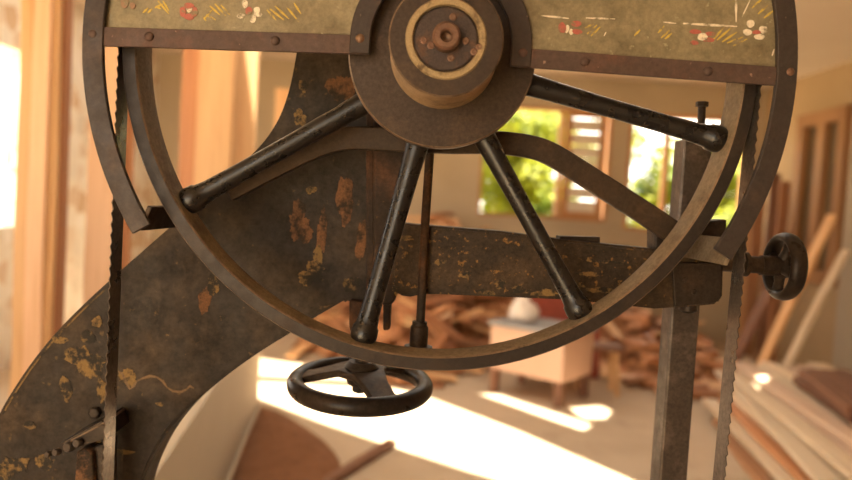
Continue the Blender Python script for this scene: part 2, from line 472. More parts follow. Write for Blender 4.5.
# small hand wheel on the right, axle along X
SC = at(784, 266.5, 1.045)
bm = B()
ax = Vector((1, 0, 0))
lathe(bm, SC, ax, [(.0425 + .0075 * math.cos(2 * PI * k / 16), .012 * math.sin(2 * PI * k / 16)) for k in range(16)], 56, closed=True)
sw = obj('adjusting_wheel', bm, M['grip'], SAW, smooth=60)
for a in (20, 110, 200, 290):
    bm = B()
    d = Vector((0, math.cos(R(a)), math.sin(R(a))))
    tube(bm, [SC + d * .01 - ax * .004, SC + d * .025 - ax * .001, SC + d * .041], [.0085, .007, .008], 12)
    obj('spoke', bm, M['iron'], sw, smooth=50)
bm = B()
lathe(bm, SC, ax, [(0, -.035), (.0145, -.035), (.0145, -.006), (.018, -.004), (.016, .006), (0, .006)], 28)
obj('hub', bm, M['iron'], sw, smooth=35)
bm = B()
xs = at(722, 264, 1.045).x
tube(bm, [Vector((xs - .02, SC.y, SC.z)), Vector((SC.x - .03, SC.y, SC.z))], .0125, 24)
lathe(bm, (xs + .03, SC.y, SC.z), ax, [(0, 0), (.018, 0), (.018, .006), (0, .006)], 28)
obj('shaft', bm, M['iron'], sw, smooth=35)

# ---- big wheel
bm = B()
for mi_, pr_ in ((0, [(RW - .0016, .910), (RW - .0165, .910)]), (2, [(RW - .0165, .910), (RW - .0185, .9118)]), (2, [(RW, .9125), (RW - .0016, .910)]),
                 (1, [(RW - .0185, .9118), (RW - .0225, .937), (RW - .0185, .963)]), (0, [(RW - .0185, .963), (RW - .002, .963), (RW, .961), (RW, .9125)])):
    lathe(bm, (WX, 0, WZ), (0, 1, 0), pr_, 160, mi=mi_)
bmesh.ops.remove_doubles(bm, verts=bm.verts[:], dist=1e-5)
wheel = obj('wheel', bm, [M['rim'], M['dust'], M['edge']], SAW, smooth=25)
SPY = .938
for k in range(8):
    a = R(-12.5 - 45 * k)
    bm = B()
    def sp(r): 
        x, z = pol(r, a); return Vector((x, SPY, z))
    rs = [(.085, .0155), (.115, .0150), (.15, .0135), (.22, .0122), (.30, .0123), (.345, .0134), (.3585, .0150), (.361, .0172), (.372, .0180), (.3785, .0165), (.383, .0135)]
    tube(bm, [sp(r) for r, _ in rs], [q for _, q in rs], 24)
    obj('spoke', bm, M['black'], wheel, smooth=50)
bm = B()
lathe(bm, (WX, 0, WZ), (0, 1, 0), [(0, .902), (.1145, .902)], 96)
lathe(bm, (WX, 0, WZ), (0, 1, 0), [(.1145, .902), (.1165, .904)], 96, mi=1)
lathe(bm, (WX, 0, WZ), (0, 1, 0), [(.1165, .904), (.117, .915), (.1145, .926), (.10, .952), (0, .952)], 96)
bmesh.ops.remove_doubles(bm, verts=bm.verts[:], dist=1e-5)
obj('hub_flange', bm, [M['hub'], M['edge']], wheel, smooth=35)
bm = B()
for mi_, pr_ in ((0, [(.0455, .823), (.0455, .813), (.0628, .813)]), (2, [(.0628, .813), (.0645, .8148)]), (1, [(.0645, .8148), (.0638, .84), (.0662, .905)])):
    lathe(bm, (WX + .0018, 0, WZ - .002), (0, 1, 0), pr_, 80, mi=mi_)
bmesh.ops.remove_doubles(bm, verts=bm.verts[:], dist=1e-5)
drum = obj('pulley_drum', bm, [M['hub'], M['drumside'], M['edge']], wheel, smooth=35)
bm = B()
lathe(bm, (WX + .0018, 0, WZ - .002), (0, 1, 0), [(.0366, .820), (.0366, .813), (.038, .811), (.044, .811), (.0455, .813), (.0455, .823)], 80)
obj('bearing_ring', bm, M['brass'], wheel, smooth=35)
bm = B()
lathe(bm, (WX + .0018, 0, WZ - .002), (0, 1, 0), [(0, .8125), (.0338, .8125), (.0363, .8145), (.0363, .822), (0, .822)], 64)
for (px, py) in ((424, 40.5), (431, 45.5), (466, 41), (451, 58), (453, 17), (474, 52), (479, 47)):
    c = at(px, py, .8125)
    lathe(bm, c, (0, -1, 0), [(.0042, -.001), (.0040, .0012), (.0026, .0018), (0, .0012)], 14, mi=1)
obj('bearing_cap', bm, [M['cap'], M['boss']], wheel, smooth=35)
bm = B()
lathe(bm, (WX + .0018, 0, WZ - .002), (0, 1, 0), [(0, .812), (.0058, .808), (.0058, .798), (.0075, .796), (.0130, .796), (.0156, .799), (.0160, .816), (0, .816)], 40)
obj('shaft_end', bm, M['boss'], wheel, smooth=35)

# ---- saw blade: endless toothed band over the wheel
bm = B()
ZL = .38
rb = RW + .0012
path = []
n_s = int((WZ - ZL) / .0046)
for i in range(n_s): path.append((WX - rb, ZL + (WZ - ZL) * i / n_s))
n_a = int(PI * rb / .0046)
for i in range(n_a + 1):
    a = PI - PI * i / n_a; path.append((WX + rb * math.cos(a), WZ + rb * math.sin(a)))
SKEW = .016
for i in range(1, n_s + 1): path.append((WX + rb - SKEW * i / n_s, WZ - (WZ - ZL) * i / n_s))
for i in range(1, n_a):
    a = -PI * i / n_a; path.append((WX - SKEW / 2 + (rb - SKEW / 2) * math.cos(a), ZL + (rb - SKEW / 2) * math.sin(a)))
cyc = [.9040, .9085, .9068]
rows = []
for i, (x, z) in enumerate(path):
    xx, zz = x, z
    cx, cz = (WX, min(max(z, ZL), WZ))
    d = Vector((x - cx, z - cz)).normalized() * .0012
    yt = cyc[i % 3]
    rows.append([bm.verts.new((x, yt, z)), bm.verts.new((x, .9105, z)), bm.verts.new((x, 0.940, z)),
                 bm.verts.new((x + d.x, 0.940, z + d.y)), bm.verts.new((x + d.x, .9105, z + d.y)), bm.verts.new((x + d.x, yt, z + d.y))])
nr = len(rows)
for i in range(nr):
    a, b = rows[i], rows[(i + 1) % nr]
    for k in range(6):
        bm.faces.new((a[k], a[(k + 1) % 6], b[(k + 1) % 6], b[k]))
obj('saw_blade', bm, M['blade'], SAW, label='steel toothed saw blade')

# ---- guard in front of the wheel
GF = .878          # front of straps
GC = at(441.5, 58, GF)
gR = 343.5 * GF / F
def garc(a0, a1, n=60): return [(GC.x + gR * math.cos(a0 + (a1 - a0) * i / n), GC.z + gR * math.sin(a0 + (a1 - a0) * i / n)) for i in range(n + 1)]
def gang(px, py):
    p = at(px, py, GF); return math.atan2(p.z - GC.z, p.x - GC.x)
aL = gang(147, 226) % (2 * PI); aR = gang(733, 262)
# panel = half disc above the cross bars, with an arch cut out round the hub
AC = at(441, 42, GF); ar = 70 * GF / F
barL = xz(95, 33, GF); barR = xz(786, 74, GF)
def bar_z(x): return barL[1] + (barR[1] - barL[1]) * (x - barL[0]) / (barR[0] - barL[0])
bm = B()
pp = []
rp = gR - .004
a0 = math.asin((bar_z(GC.x + rp) - GC.z) / rp); a1 = PI - math.asin((bar_z(GC.x - rp) - GC.z) / rp)
for i in range(81):
    a = a0 + (a1 - a0) * i / 80
    pp.append((GC.x + rp * math.cos(a), GC.z + rp * math.sin(a)))
pp.append((AC.x - ar - .006, bar_z(AC.x - ar)))
for i in range(25):
    a = PI - PI * i / 24
    pp.append((AC.x + (ar + .006) * math.cos(a), AC.z + (ar + .006) * math.sin(a)))
pp.append((AC.x + ar + .006, bar_z(AC.x + ar)))
prism(bm, pp, .8845, .8875, 0)
PY = .8845
def stroke(x0, y0, x1, y1, w, mi):
    a = Vector(xz(x0, y0, PY)); b = Vector(xz(x1, y1, PY))
    d = (b - a); nrm = Vector((-d.y, d.x)).normalized() * w * PY / F / 2
    m_ = (a + b) / 2
    pts = [a + nrm * .5, m_ + nrm, b + nrm * .35, b - nrm * .35, m_ - nrm, a - nrm * .5]
    prism(bm, [(p.x, p.y) for p in pts], PY - .0005 - .0001 * random.random(), PY + .0003, mi)
def petal(px, py, rx, ry, mi, seed):
    c = xz(px, py, PY); blob(bm, c[0], c[1], rx * PY / F, ry * PY / F, PY - .00003 * (seed % 30), mi, seed, 24, .12)
WH, RE, YE, BR = 1, 2, 3, 4
for q, (x0, y0, x1, y1) in enumerate([(143, 13, 148, 8), (148, 13, 152, 9), (156, 6, 161, 9), (158, 1, 169, 14), (163, 1, 169, 11), (155, 8, 163, 4),
        (203, 16, 206, 21), (206, 15, 216, 20), (210, 6, 220, 15), (215, 4, 226, 16), (221, 5, 230, 15), (204, 19, 212, 10),
        (267, 10, 276, 20), (270, 9, 284, 20), (275, 6, 289, 19), (286, 6, 299, 22), (294, 3, 301, 14)]):
    stroke(x0, y0, x1, y1, 2.2, YE)
for (x0, y0, x1, y1) in [(587, 34, 597, 25), (591, 36, 600, 27), (585, 28, 594, 24), (658, 33, 664, 26), (661, 38, 671, 29), (665, 39, 672, 33),
        (713, 40, 724, 27), (717, 40, 731, 28), (722, 42, 737, 32), (727, 43, 743, 37), (733, 46, 747, 39), (752, 8, 763, -2), (758, 14, 768, 5), (764, 18, 774, 10), (640, 30, 634, 36)]:
    stroke(x0, y0, x1, y1, 2.3, YE)
for (x0, y0, x1, y1, w) in [(540, 15.5, 569, 18.5, 2), (586, 18, 615, 19, 1.8), (663, 22, 676, 23.5, 1.4), (683, 23.5, 737, 26.5, 2.6), (736, -6, 736, 22, 2.4), (742, 17, 750, 0, 1.4), (772, 56, 774, 49, 1.6), (604, 36, 606, 32, 1.2)]:
    stroke(x0, y0, x1, y1, w, WH)
for i, (px, py, rx, ry, mi) in enumerate([(245, 4, 3, 4, WH), (258, 14, 4, 3, WH), (253, 19, 3, 4, WH), (241, 16, 4, 2.5, WH), (257, 10, 3, 3, WH), (249, 11, 3.2, 4, RE),
        (183, 12, 3, 5, RE), (189, 17, 5, 3, RE), (195, 12, 3, 5, RE), (189, 6, 5, 3, RE), (189.5, 8.5, 3, 4, WH), (125, 3, 4, 5, BR), (133, 6, 3, 3, BR),
        (562, 28, 4, 5, RE), (576, 24, 5, 3, RE), (577, 32, 5, 2.5, RE), (567, 29, 2, 4, WH), (571, 32, 2, 3, WH),
        (695, 32, 6, 2.2, RE), (710, 34, 5, 2.2, RE), (694, 43, 4, 2.2, RE), (708, 40, 6, 2.2, RE), (702, 37, 5, 3.5, WH),
        (750, 24, 4, 3.6, WH), (763, 30, 4.5, 3.6, WH), (747, 32.5, 4.5, 3, WH), (759, 37, 5, 2.8, WH), (756, 32.5, 4.5, 1.8, RE)]):
    petal(px, py, rx, ry, mi, 300 + i)
guard = obj('wheel_guard', bm, [M['panel'], M['p_white'], M['p_red'], M['p_yel'], M['p_brown']], SAW, label='khaki guard panel with painted flowers')
bm = B()
band(bm, garc(aL, aR, 120), 20.5 * GF / F, .876, .8835)
obj('guard_arc', bm, M['guard'], guard, bevel=.0012, smooth=40)
def barstrip(x0, x1, w, name, m):
    bm = B()
    band(bm, [xz(x0[0], x0[1], GF), xz(x1[0], x1[1], GF)], w * GF / F, .8785, .8845)
    return obj(name, bm, m, guard, bevel=.0008)
barstrip((99, 36), (366, 44.5), 18.5, 'cross_bar', M['guard_red'])
barstrip((518, 57), (783, 76.5), 18.5, 'cross_bar', M['guard_red'])
bm = B()
arw = ar + 10 * GF / F
zl = xz(362, 53.5, GF)[1]; zr = xz(521, 66.5, GF)[1]
pts = [(AC.x - arw, zl), (AC.x - arw, (zl + AC.z) / 2)] + [(AC.x + arw * math.cos(PI - PI * i / 30), AC.z + arw * math.sin(PI - PI * i / 30)) for i in range(31)] + [(AC.x + arw, (zr + AC.z) / 2), (AC.x + arw, zr)]
band(bm, pts, 20 * GF / F, .8765, .8845)
obj('arch_strap', bm, M['guard'], guard, bevel=.0012, smooth=40)
for (px, py, m) in [(93, 34, 'guard_red'), (149, 36.5, 'guard_red'), (275, 40.5, 'guard_red'), (360, 38.5, 'boss'), (523, 53, 'guard_red'), (585, 61.5, 'guard_red'), (708, 71, 'guard_red'), (790, 72, 'boss')]:
    bm = B()
    lathe(bm, at(px, py, .8775), (0, -1, 0), [(.0058, -.002), (.0055, .001), (.0038, .0024), (0, .0029)], 18)
    obj('rivet', bm, M[m], guard, smooth=50)
def slab(bm, a, b, y0, y1, th):
    a = Vector((a[0], 0, a[1])); b = Vector((b[0], 0, b[1]))
    d = b - a; nrm = Vector((d.z, 0, -d.x)).normalized() * th
    prism(bm, [(p.x, p.z) for p in (a, b, b + nrm, a + nrm)], y0, y1)
for (p, q, y1, m) in [((153, 207), (143, 231), 1.062, 'yoke'), ((734, 238), (722, 264), 1.035, 'dust')]:
    bm = B()
    slab(bm, xz(*p, .883), xz(*q, .883), .880, y1, .006 if p[0] < 400 else -.006)
    obj('guard_foot', bm, M[m], guard, bevel=.0015)

# lower blade guide on the left
bm = B()
band(bm, [xz(62, 448, .985), xz(106, 429, .985)], [.014, .026], .985, 1.055)
band(bm, [xz(70, 441.5, .984), xz(106, 422, .984)], .003, .984, 1.05, 1)  # thin light strip painting the lit top edge of the arm
guide = obj('blade_guide', bm, [M['iron'], M['edge']], SAW, bevel=.002)
bm = B()
pxprism(bm, [(76, 452), (84, 449), (92, 452), (96, 520), (72, 520)], .975, 1.01)
obj('guide_block', bm, M['rust'], guide, bevel=.003)
bm = B(); pxprism(bm, [(92, 448), (104, 444), (104, 520), (93, 520)], .985, 1.03)
obj('guide_cheek', bm, M['iron'], guide, bevel=.002)
for (px, py, r_) in ((69, 447, .0068), (78, 443, .006), (57, 452, .005), (49, 454, .0042)):
    bm = B(); lathe(bm, at(px, py, .98), (-.25, -.95, .1), [(0, -.004), (r_, -.004), (r_, .003), (r_ * .8, .005), (0, .005)], 14)
    obj('guide_bolt', bm, M['steel'], guide, smooth=35)
for (px, py) in ((96, 412), (119, 415)):
    bm = B(); lathe(bm, at(px, py, FY), (0, -1, 0), [(.0095, -.002), (.0095, .007), (.007, .009), (0, .009)], 6)
    obj('frame_bolt', bm, M['iron'], SAW, bevel=.001)

# ------------------------------------------------------------------ SETTING
M['floor'] = plaster('dusty concrete floor', (.43, .33, .23), (.52, .41, .30), 1.1, .8, (.33, .23, .15), .55, .75)
M['wall'] = plaster('tan plaster', (.45, .36, .24), (.51, .42, .29), 1.0)
M['wall_r'] = plaster('brown plaster', (.42, .30, .17), (.47, .34, .20), 1.0)
M['part'] = plaster('dull cream plaster', (0.416, 0.344, 0.256), (0.456, 0.384, 0.288), 1.2)
M['wall_g'] = plaster('olive grey plaster', (.36, .30, .18), (.42, .35, .22), 1.4)
M['ceil'] = plaster('pinkish ceiling boards', (.72, .60, .48), (.76, .65, .53), .8)
M['cream'] = plaster('cream plaster', (.70, .62, .50), (.75, .67, .55), 1.2)
M['frame_wood'] = wood('window frame wood', (.42, .20, .08), (.50, .26, .11), (.28, .12, .045))
M['stone'] = None
m, nt, p = nodes_of('pale rubble stone wall')
co = nt.nodes.new('ShaderNodeTexCoord').outputs['Object']
v = N(nt, 'ShaderNodeTexVoronoi', Scale=6.5); nt.links.new(co, v.inputs['Vector'])
c = ramp(nt, v.outputs['Color'], [(.0, (.55, .47, .36)), (.35, (.82, .76, .66)), (.6, (.60, .42, .26)), (.75, (.85, .80, .72))])
v2 = N(nt, 'ShaderNodeTexVoronoi', Scale=6.5, feature='DISTANCE_TO_EDGE'); nt.links.new(co, v2.inputs['Vector'])
e = ramp(nt, v2.outputs['Distance'], [(.02, (1, 1, 1)), (.07, (0, 0, 0))])
c = mix(nt, e, c, (.80, .74, .62)); nt.links.new(c, p.inputs['Base Color']); p.inputs['Roughness'].default_value = .9
M['stone'] = m
m, nt, p = nodes_of('window glass')
p.inputs['Base Color'].default_value = (.9, .95, .92, 1); p.inputs['Transmission Weight'].default_value = 1; p.inputs['Roughness'].default_value = .02; p.inputs['IOR'].default_value = 1.1
M['glass'] = m
M['darkpane'] = plaster('dusty dark pane', (.12, .09, .05), (.17, .13, .075), 2, .3)
M['sand'] = plaster('dry ground', (.58, .46, .30), (.66, .54, .38), .8)

XL, XR, YB, YF, ZC = -3.13, 4.0, 8.5, -2.2, 3.05
def struct(name, bm, m, parent=None, **kw):
    o = obj(name, bm, m, parent, **kw)
    if not parent: o['kind'] = 'structure'
    return o
bm = B(); box(bm, XL - .2, XR + .2, YF, YB + .2, -.15, 0); struct('floor', bm, M['floor'])
bm = B(); box(bm, -40, 40, -30, 45, -.4, -.16); struct('ground', bm, M['sand'])

def wall_with_holes(axis, pos, th, u0, u1, z0, z1, holes, name, m):
    """axis 'x': wall in the XZ plane at y=pos; 'y': wall in the YZ plane at x=pos. holes: (u0,u1,z0,z1)"""
    us = sorted(set([u0, u1] + [h[0] for h in holes] + [h[1] for h in holes]))
    zs = sorted(set([z0, z1] + [h[2] for h in holes] + [h[3] for h in holes]))
    bm = B()
    for i in range(len(us) - 1):
        run = None
        for j in range(len(zs) - 1):
            cu, cz = (us[i] + us[i + 1]) / 2, (zs[j] + zs[j + 1]) / 2
            if any(h[0] < cu < h[1] and h[2] < cz < h[3] for h in holes): continue
            if axis == 'x': box(bm, us[i], us[i + 1], pos, pos + th, zs[j], zs[j + 1])
            else: box(bm, pos, pos + th, us[i], us[i + 1], zs[j], zs[j + 1])
    bmesh.ops.remove_doubles(bm, verts=bm.verts[:], dist=1e-5)
    return struct(name, bm, m)
def win(x0, y0, x1, y1):
    a = at(x0, y0, YB); b = at(x1, y1, YB); return (a.x, b.x, b.z, a.z)
W1 = win(484, 104, 605, 222); W2 = win(631, 112, 742, 236)
wall_with_holes('x', YB, .2, XL - .2, XR + .2, 0, ZC, [W1, W2], 'wall_back', M['wall'])
wall_with_holes('y', XL - .2, .2, YF, YB, 0, ZC, [(1.6, 5.8, 1.1, 2.45)], 'wall_left', M['stone'])
WRz0, WRz1 = .9, 2.62
WRa, WRb = 6.76, 7.65
wall_with_holes('y', XR, .2, YF, YB, 0, ZC, [(WRa, WRb, WRz0, WRz1)], 'wall_right', M['wall_r'])
wall_with_holes('x', YF - .2, .2, XL - .2, XR + .2, 0, ZC, [(-2.8, -.6, 0, 2.5)], 'wall_front', M['cream'])  # doorway behind the camera, added and sized to set light on the saw

# window frames
def winframe(name, rect, bars, y=YB, m=M['frame_wood'], t=.06):
    x0, x1, z0, z1 = rect
    bm = B()
    box(bm, x0, x0 + t, y - .03, y + .12, z0, z1); box(bm, x1 - t, x1, y - .03, y + .12, z0, z1)
    box(bm, x0 + t, x1 - t, y - .03, y + .12, z1 - t, z1); box(bm, x0 + t, x1 - t, y - .03, y + .12, z0, z0 + t)
    for b in bars: box(bm, b - .03, b + .03, y, y + .08, z0 + t, z1 - t)
    o = struct(name, bm, m); return o
w1 = winframe('window_1', W1, [W1[0] + .62 * (W1[1] - W1[0])], t=.03)
sx0, sx1 = at(563, 160, YB).x, at(603, 160, YB).x
bm = B()
for i in range(7):
    z0 = W1[2] + .1 + i * (W1[3] - W1[2] - .2) / 7
    box(bm, sx0 + .04, sx1 - .04, YB - .06, YB - .035, z0, z0 + (W1[3] - W1[2] - .2) / 7 * .86)
sh = obj('shutter', bm, M['cream'], w1)
bm = B()
for (a, b) in ((sx0, sx0 + .07), (sx1 - .07, sx1)): box(bm, a, b, YB - .075, YB - .03, W1[2], W1[3])
for (a, b) in ((W1[2], W1[2] + .1), (W1[3] - .1, W1[3])): box(bm, sx0 + .07, sx1 - .07, YB - .075, YB - .03, a, b)
obj('shutter_frame', bm, M['frame_wood'], sh)
w2 = winframe('window_2', W2, [at(666, 170, YB).x], t=.04)
# right wall window, dark panes
bm = B()
t = .13
box(bm, XR - .06, XR + .1, WRa, WRa + t, WRz0, WRz1); box(bm, XR - .06, XR + .1, WRb - t, WRb, WRz0, WRz1)
box(bm, XR - .06, XR + .1, WRa + t, WRb - t, WRz1 - t, WRz1); box(bm, XR - .06, XR + .1, WRa + t, WRb - t, WRz0, WRz0 + t)
box(bm, XR - .05, XR + .06, (WRa + WRb) / 2 - .075, (WRa + WRb) / 2 + .075, WRz0 + t, WRz1 - t)
w3 = struct('window_3', bm, M['frame_wood'])
bm = B(); box(bm, XR + .02, XR + .05, WRa + t, WRb - t, WRz0 + t, WRz1 - t)
obj('pane', bm, M['darkpane'], w3)
# plaster pier on the right wall and a ceiling rafter
bm = B(); box(bm, XR - .12, XR, 5.7, 6.55, 0, ZC); struct('trim_1', bm, M['part'])
bm = B(); box(bm, XL, XR, 4.6, 4.75, ZC - .10, ZC); struct('trim_2', bm, M['ceil'])
# low cream partition behind the saw
bm = B()
pe = gnd(258, 402)
pd = (gnd(227, 480) - pe).normalized(); pn = Vector((pd.y, -pd.x, 0)); pn = pn if pn.x < 0 else -pn
q_ = [pe, pe + pd * 3.0, pe + pd * 3.0 + pn * .14, pe + pn * .14]
va_ = [bm.verts.new((p.x, p.y, 0)) for p in q_]; vb_ = [bm.verts.new((p.x, p.y, .62)) for p in q_]
bm.faces.new(va_); bm.faces.new(vb_[::-1])
for k in range(4): bm.faces.new((va_[k], va_[(k + 1) % 4], vb_[(k + 1) % 4], vb_[k]))
struct('wall_partition', bm, M['part'])

# sun, and added unseen ceiling cutouts traced back from the sun patches they throw
SUN = Vector((-.06, .30, -.9)).normalized()
def up(px, py, z=0.0):
    g = gnd(px, py, z); k = (ZC - z) / -SUN.z
    return (g.x - SUN.x * k, g.y - SUN.y * k)
patch_cutouts = [
    [(240, 356), (262, 359), (300, 364), (430, 398), (520, 432), (640, 484), (540, 492), (470, 472), (390, 446), (325, 424), (258, 398), (235, 385)],
    [(474, 392), (484, 390), (592, 425), (584, 431)],
    [(570, 408), (600, 406), (612, 411), (606, 419), (584, 419)],
]
def signed(poly): return sum(poly[i][0] * poly[(i + 1) % len(poly)][1] - poly[(i + 1) % len(poly)][0] * poly[i][1] for i in range(len(poly)))
outer = [(XL - .2, YF), (XR + .2, YF), (XR + .2, YB + .2), (XL - .2, YB + .2)]
loops = [outer]
spot = [up(px, py, .33) for px, py in ((755, 377), (766, 375), (770, 380), (760, 384))]
spot = spot[::-1] if signed(spot) > 0 else spot
loops.append(spot)
k_ = ZC / -SUN.z
loops.append([(x - SUN.x * k_, y - SUN.y * k_) for x, y in ((-2.75, 6.2), (-2.75, 7.4), (-1.95, 7.4), (-1.95, 6.2))])  # extra unseen cutout, added to bounce fill onto the back left wall
for g in patch_cutouts:
    q = [up(*p) for p in g]
    if signed(q) > 0: q = q[::-1]
    loops.append(q)
flat = [p for l in loops for p in l]
tris = tessellate_polygon([[Vector((p[0], p[1], 0)) for p in l] for l in loops])
bm = B()
lo = [bm.verts.new((p[0], p[1], ZC)) for p in flat]; hi = [bm.verts.new((p[0], p[1], ZC + .03)) for p in flat]
for tr in tris:
    try:
        bm.faces.new([lo[i] for i in tr]); bm.faces.new([hi[i] for i in tr][::-1])
    except ValueError: pass
k = 0
for l in loops:
    n = len(l)
    for i in range(n):
        bm.faces.new((lo[k + i], lo[k + (i + 1) % n], hi[k + (i + 1) % n], hi[k + i]))
    k += n
struct('ceiling', bm, M['ceil'])

# ------------------------------------------------------------------ BOARDS
M['pine'] = wood('pine board', (.62, .36, .17), (.70, .44, .22), (.50, .25, .10))
M['pink'] = wood('pinkish fresh board', (.72, .45, .27), (.76, .50, .31), (.60, .34, .18), rand=.1)
M['redwood'] = wood('reddish board', (.36, .15, .065), (.44, .20, .09), (.24, .09, .04), rand=.15)
M['brownwood'] = wood('dark brown board', (.17, .075, .04), (.22, .10, .055), (.10, .045, .025))
M['pale'] = wood('pale weathered board', (.70, .55, .38), (.78, .63, .46), (.55, .39, .24))
M['pinkish'] = wood('greyed pink board', (.52, .36, .26), (.60, .44, .32), (.40, .26, .17))
M['scrap'] = wood('scrap offcut', (.42, .19, .085), (.56, .28, .13), (.28, .12, .05), rand=.4)
def board_bm(w, t, L, bow=.01, seed=0, nz=8):
    rnd = random.Random(seed)
    bm = B()
    rings = []
    tw = rnd.uniform(-.04, .04)
    for i in range(nz + 1):
        u = i / nz; z = L * u
        o = bow * math.sin(PI * u); ca, sa = math.cos(tw * u), math.sin(tw * u)
        j = rnd.uniform(-.004, .004) if 0 < i < nz else 0
        ring = []
        for (x, y) in ((-w / 2 + j, -t / 2), (w / 2 + j, -t / 2), (w / 2 + j, t / 2), (-w / 2 + j, t / 2)):
            zz = z + (x * rnd.choice((-.06, 0, .05)) if i in (0, nz) and abs(bow) > .008 else 0)
            ring.append(bm.verts.new((x * ca - y * sa, x * sa + y * ca + o, zz)))
        rings.append(ring)
    bm.faces.new(rings[0][::-1]); bm.faces.new(rings[-1])
    for i in range(nz):
        for k in range(4): bm.faces.new((rings[i][k], rings[i][(k + 1) % 4], rings[i + 1][(k + 1) % 4], rings[i + 1][k]))
    return bm
def board(name, w, t, L, m, loc, rot=(0, 0, 0), label=None, cat='board', group=None, bow=.006, seed=None):
    o = obj(name, board_bm(w, t, L, bow, seed if seed is not None else random.randrange(9999)), m, bevel=.003)
    o.location = loc; o.rotation_euler = rot
    tag(o, label, cat, group); return o
def upright(px0, px1, py, Y, t, m, label, L=2.6, group='boards standing upright on the left', rz=0, name='upright_board'):
    a = at(px0, py, Y); b = at(px1, py, Y)
    board(name, b.x - a.x, t, L, m, ((a.x + b.x) / 2, Y + t / 2, 0), (0, 0, rz), label, 'board', group, bow=.003)
upright(18, 30, 100, 3.42, .05, M['pine'], 'narrow pine board at the left edge of the thick upright bundle')
upright(30, 47, 100, 3.40, .06, M['pink'], 'light pine board in the middle of the thick upright bundle')
upright(47, 57, 100, 3.43, .06, M['pine'], 'pine board right of centre in the thick upright bundle')
upright(57, 65, 100, 3.46, .06, M['redwood'], 'reddish board at the right edge of the thick upright bundle')
upright(88, 119, 150, 3.9, .04, M['pink'], 'wide pinkish board standing behind the left run of the saw blade', L=2.5)
upright(120, 131, 150, 3.95, .05, M['redwood'], 'narrow red brown board behind the left run of the saw blade', L=2.5)
upright(181, 197, 100, 4.62, .05, M['redwood'], 'dark reddish board left of the golden boards seen through the wheel', L=2.5)
upright(197, 233, 100, 4.60, .05, M['pine'], 'wide golden board standing upright seen through the left of the wheel', L=2.5)
upright(232, 256, 100, 4.66, .05, M['pine'], 'golden orange board beside the wide one seen through the wheel', L=2.5)
upright(276, 292, 80, 7.7, .04, M['pine'], 'narrow board far back just left of the saw column', L=2.6)

# scrap heap
def heap_y0(x):
    a = max(0, min(1, (x - .2) / .3)) * max(0, min(1, (2.2 - x) / .5))
    b = max(0, min(1, (-.25 - x) / .5))
    return 5.6 + .85 * a * a * (3 - 2 * a) + .95 * b
def heap_h(x, y):
    f = (y - heap_y0(x)) / 2.4
    f = max(0, min(1, f)); f = f * f * (3 - 2 * f)
    e = max(0, min(1, (x + 1.15) / .3)) * max(0, min(1, (3.3 - x) / .8))
    return (1.0 + .35 * math.exp(-((x - .3) / .8) ** 2)) * f * e * (.82 + .18 * math.sin(2.1 * x + .6)) * (1 if x < 1.2 else max(.5, 1 - (x - 1.2) * .35))
bm = B()
nx, ny = 60, 36
gv = [[bm.verts.new((-1.4 + 4.8 * i / nx, 5.3 + 3.1 * j / ny, 0)) for j in range(ny + 1)] for i in range(nx + 1)]
rnd = random.Random(3)
for r_ in gv:
    for v_ in r_:
        h = heap_h(v_.co.x, v_.co.y); v_.co.z = .012 + h * .93 + (rnd.uniform(-.03, .02) if h > .06 else 0)
for i in range(nx):
    for j in range(ny):
        if max(v_.co.z for v_ in (gv[i][j], gv[i + 1][j], gv[i + 1][j + 1], gv[i][j + 1])) < .02: continue
        bm.faces.new((gv[i][j], gv[i + 1][j], gv[i + 1][j + 1], gv[i][j + 1]))
for v_ in [v for v in bm.verts if not v.link_faces]: bm.verts.remove(v_)
hm = obj('wood_chips', bm, plaster('red brown wood chips', (.30, .13, .06), (.44, .22, .10), 9, .9, (.16, .07, .035), .5, .62, .4))
tag(hm, 'mound of reddish wood chips under the offcuts below the windows', 'wood chips', kind='stuff')
scrap_me = []
for i in range(7):
    w, t, L = [(.10, .03, .40), (.13, .035, .30), (.07, .045, .5), (.10, .025, .6), (.14, .04, .22), (.08, .03, .28), (.06, .05, .36)][i]
    b_ = board_bm(w, t, L, .012, 50 + i, 5)
    bmesh.ops.translate(b_, verts=b_.verts[:], vec=(0, 0, -L / 2))
    me = bpy.data.meshes.new('offcut'); bmesh.ops.recalc_face_normals(b_, faces=b_.faces[:]); b_.to_mesh(me); b_.free()
    me.materials.append([M['scrap'], M['scrap'], M['redwood'], M['pine'], M['scrap'], M['pink'], M['scrap']][i]); scrap_me.append(me)
for i in range(290):
    x = rnd.uniform(-1.05, 3.0); y0_ = heap_y0(x) + .05; y = y0_ + (8.3 - y0_) * rnd.random()
    h = heap_h(x, y)
    o = bpy.data.objects.new('wood_offcut', scrap_me[rnd.randrange(7)]); COL.objects.link(o)
    o.location = (x, y, max(h * .97, .0) + .06)
    sl = (heap_h(x, y + .1) - heap_h(x, y - .1)) / .2
    o.rotation_euler = Euler((PI / 2 + math.atan(sl) * .5 + rnd.uniform(-.3, .3) * min(1, h * 4), rnd.uniform(-.2, .2), rnd.uniform(0, 2 * PI)))
    if h < .08: o.rotation_euler = Euler((PI / 2, 0, rnd.uniform(0, 2 * PI))); o.location.z = .045
    tag(o, 'reddish brown timber offcut tossed on the scrap heap below the windows', 'offcut', 'timber offcuts on the scrap heap')

